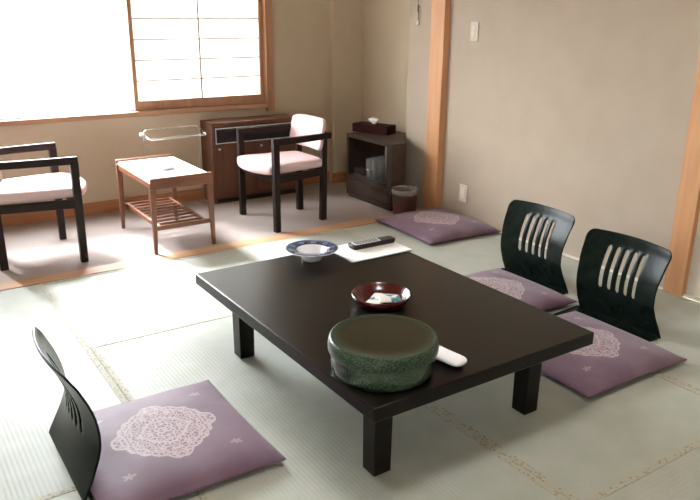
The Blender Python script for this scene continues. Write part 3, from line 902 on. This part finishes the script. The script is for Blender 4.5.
rb = thing('lacquer_bowl', 'shallow dark red lacquer bowl of wrapped sachets in the middle of the table', 'bowl', (1.437, 1.935, Z))
obj('dish', lathe([(0, 0), (.072, 0), (.080, .003), (.096, .016), (.105, .030), (.107, .038), (.104, .041), (.099, .036), (.090, .020), (.072, .010), (0, .008)], 64), 'red_lacq', rb, smooth='auto', angle=60)
pk0 = None
for (dx, dy, dz, rz, tilt, lb) in ((-.028, -.010, .017, 30, 4, 'white printed sachet on the left in the red bowl'), (.022, .014, .017, -50, -4, 'white printed sachet on the far side in the red bowl'), (.015, -.030, .025, -20, 6, 'white printed sachet on the right, topmost in the red bowl')):
    if pk0 is None:
        pk0 = o = obj('sachet', superq(.082, .054, .010, 14, 10, p=5, edge=.5), 'packet', smooth=True)
    else: o = pk0.copy(); col.objects.link(o)
    o.location = (1.437+dx, 1.935+dy, Z+dz-.004); o.rotation_euler = (R(tilt), R(tilt*.6), R(rz))
    tag(o, lb, 'sachet', 'sachets in the red bowl')

pot = thing('lidded_box', 'large round green speckled lidded container at the near corner of the table', 'container', (1.148, 1.530, Z))
obj('body', lathe([(0, 0), (.136, 0), (.146, .005), (.151, .018), (.153, .040), (.153, .072), (.149, .072), (.149, .02), (0, .012)], 96), 'glaze', pot, smooth='auto', angle=50)
obj('lid', lathe([(.1535, .068), (.158, .067), (.1605, .072), (.161, .086), (.1585, .101), (.155, .1075), (.151, .1095), (.148, .1085), (.1, .1105), (0, .111), (0, .104), (.146, .101), (.1535, .090)], 96), 'lidtop', pot, smooth='auto', angle=60)

tw = thing('hand_towel', 'small white rolled towel lying behind the round green container', 'towel', (1.341, 1.460, Z+.001), R(-80))
bm = bmesh.new(); n = 24; rings = []
prof = [(-.070, 1.1, .8), (-.062, 1.15, .95), (-.050, 1.12, 1)] + [(x-.0, a, b) for x, a, b in [(-.045, 1.08, 1.0), (-.053, .95, .95), (-.045, 1.08, 1.0), (-.02, 1.0, 1), (.02, .98, 1), (.038, .96, .95), (.048, .86, .82), (.054, .66, .58), (.057, .35, .3)][1:]]
for x, a, b in prof:
    rings.append([bm.verts.new((x, a*.032*math.cos(2*PI*i/n), .0145+b*.014*math.sin(2*PI*i/n))) for i in range(n)])
for A, B in zip(rings, rings[1:]):
    for i in range(n): bm.faces.new((A[i], A[(i+1) % n], B[(i+1) % n], B[i]))
bm.faces.new(rings[0][::-1]); bm.faces.new(rings[-1]); bmesh.ops.recalc_face_normals(bm, faces=bm.faces[:])
obj('roll', bm, 'towel', tw, smooth=True)

# ------------------------------------------------------------------ light
wd = bpy.data.worlds.new('World'); sc.world = wd; wd.use_nodes = True
nt = wd.node_tree; bg = nt.nodes['Background']
tc = nt.nodes.new('ShaderNodeTexCoord'); sp = nt.nodes.new('ShaderNodeSeparateXYZ'); nt.links.new(tc.outputs['Generated'], sp.inputs[0])
mr = nt.nodes.new('ShaderNodeMapRange'); mr.inputs[1].default_value = -.05; mr.inputs[2].default_value = .25
nt.links.new(sp.outputs[2], mr.inputs[0])
mx = nt.nodes.new('ShaderNodeMix'); mx.data_type = 'RGBA'
mx.inputs[6].default_value = (.12, .12, .11, 1); mx.inputs[7].default_value = (.91, .96, 1.0, 1)
nt.links.new(mr.outputs[0], mx.inputs[0]); nt.links.new(mx.outputs[2], bg.inputs[0])
bg.inputs[1].default_value = 18
sd = bpy.data.lights.new('hazy_sun', 'SUN'); sd.energy = 9; sd.angle = R(16); sd.color = (.95, .98, 1)   # sun behind thin cloud
so = bpy.data.objects.new('hazy_sun', sd); col.objects.link(so)
so.rotation_euler = (-Vector((-.20, .62, .64))).to_track_quat('-Z', 'Y').to_euler()
pd = bpy.data.lights.new('sky_portal', 'AREA'); pd.shape = 'RECTANGLE'; pd.size = WX1-WX0; pd.size_y = WZ1-WZ0
pd.cycles.is_portal = True
po = bpy.data.objects.new('sky_portal', pd); col.objects.link(po); po.location = ((WX0+WX1)/2, YW+.16, (WZ0+WZ1)/2); po.rotation_euler = (R(-90), 0, 0)
pd2 = bpy.data.lights.new('sky_portal_left', 'AREA'); pd2.shape = 'RECTANGLE'; pd2.size = LY1-LY0; pd2.size_y = LZ1-LZ0
pd2.cycles.is_portal = True
po2 = bpy.data.objects.new('sky_portal_left', pd2); col.objects.link(po2); po2.location = (XL-.13, (LY0+LY1)/2, (LZ0+LZ1)/2)
po2.rotation_euler = Matrix(((0,0,-1),(1,0,0),(0,-1,0))).transposed().to_3x3().to_euler() if False else (R(90), 0, R(-90))
# unseen lamp added on the ceiling to brighten the foreground tatami
cl = thing('added_fill_lamp', 'added round white fill lamp on the ceiling, unseen, brightening the tatami room', 'lamp', (1.2, 1.2, ZC))
lm, lnt, lb_ = new_mat('fill_lamp_diffuser'); lb_.inputs['Emission Color'].default_value = (1, .98, .95, 1); lb_.inputs['Emission Strength'].default_value = 13
M['lamp'] = lm
obj('diffuser', lathe([(0, -.11), (.16, -.105), (.24, -.08), (.26, -.03), (.26, 0), (0, 0)], 48), 'lamp', cl, smooth='auto')

# ------------------------------------------------------------------ camera
cam = bpy.data.cameras.new('camera'); co = bpy.data.objects.new('camera', cam); col.objects.link(co)
cam.sensor_fit = 'HORIZONTAL'; cam.sensor_width = 36; cam.lens = 725.3*36/700
pi_, ya, ro = R(18.44), R(33.93), R(.576)
fw = Vector((math.sin(ya)*math.cos(pi_), math.cos(ya)*math.cos(pi_), -math.sin(pi_)))
r_ = Vector((math.cos(ya), -math.sin(ya), 0)); u_ = r_.cross(fw)
r2 = math.cos(ro)*r_+math.sin(ro)*u_; u2 = -math.sin(ro)*r_+math.cos(ro)*u_
m = Matrix(((r2.x, u2.x, -fw.x, 0), (r2.y, u2.y, -fw.y, 0), (r2.z, u2.z, -fw.z, 1.33), (0, 0, 0, 1)))
co.matrix_world = m
cam.clip_start = .02
sc.camera = co
sc.view_settings.view_transform = 'Standard'; sc.view_settings.look = 'None'; sc.view_settings.gamma = 1
sc.view_settings.use_curve_mapping = False
sc.view_settings.exposure = 1.28
sc.cycles.max_bounces = 10; sc.cycles.diffuse_bounces = 6; sc.cycles.glossy_bounces = 4; sc.cycles.transmission_bounces = 8; sc.cycles.transparent_max_bounces = 12
sc.cycles.sample_clamp_indirect = 8
sc.cycles.use_denoising = True
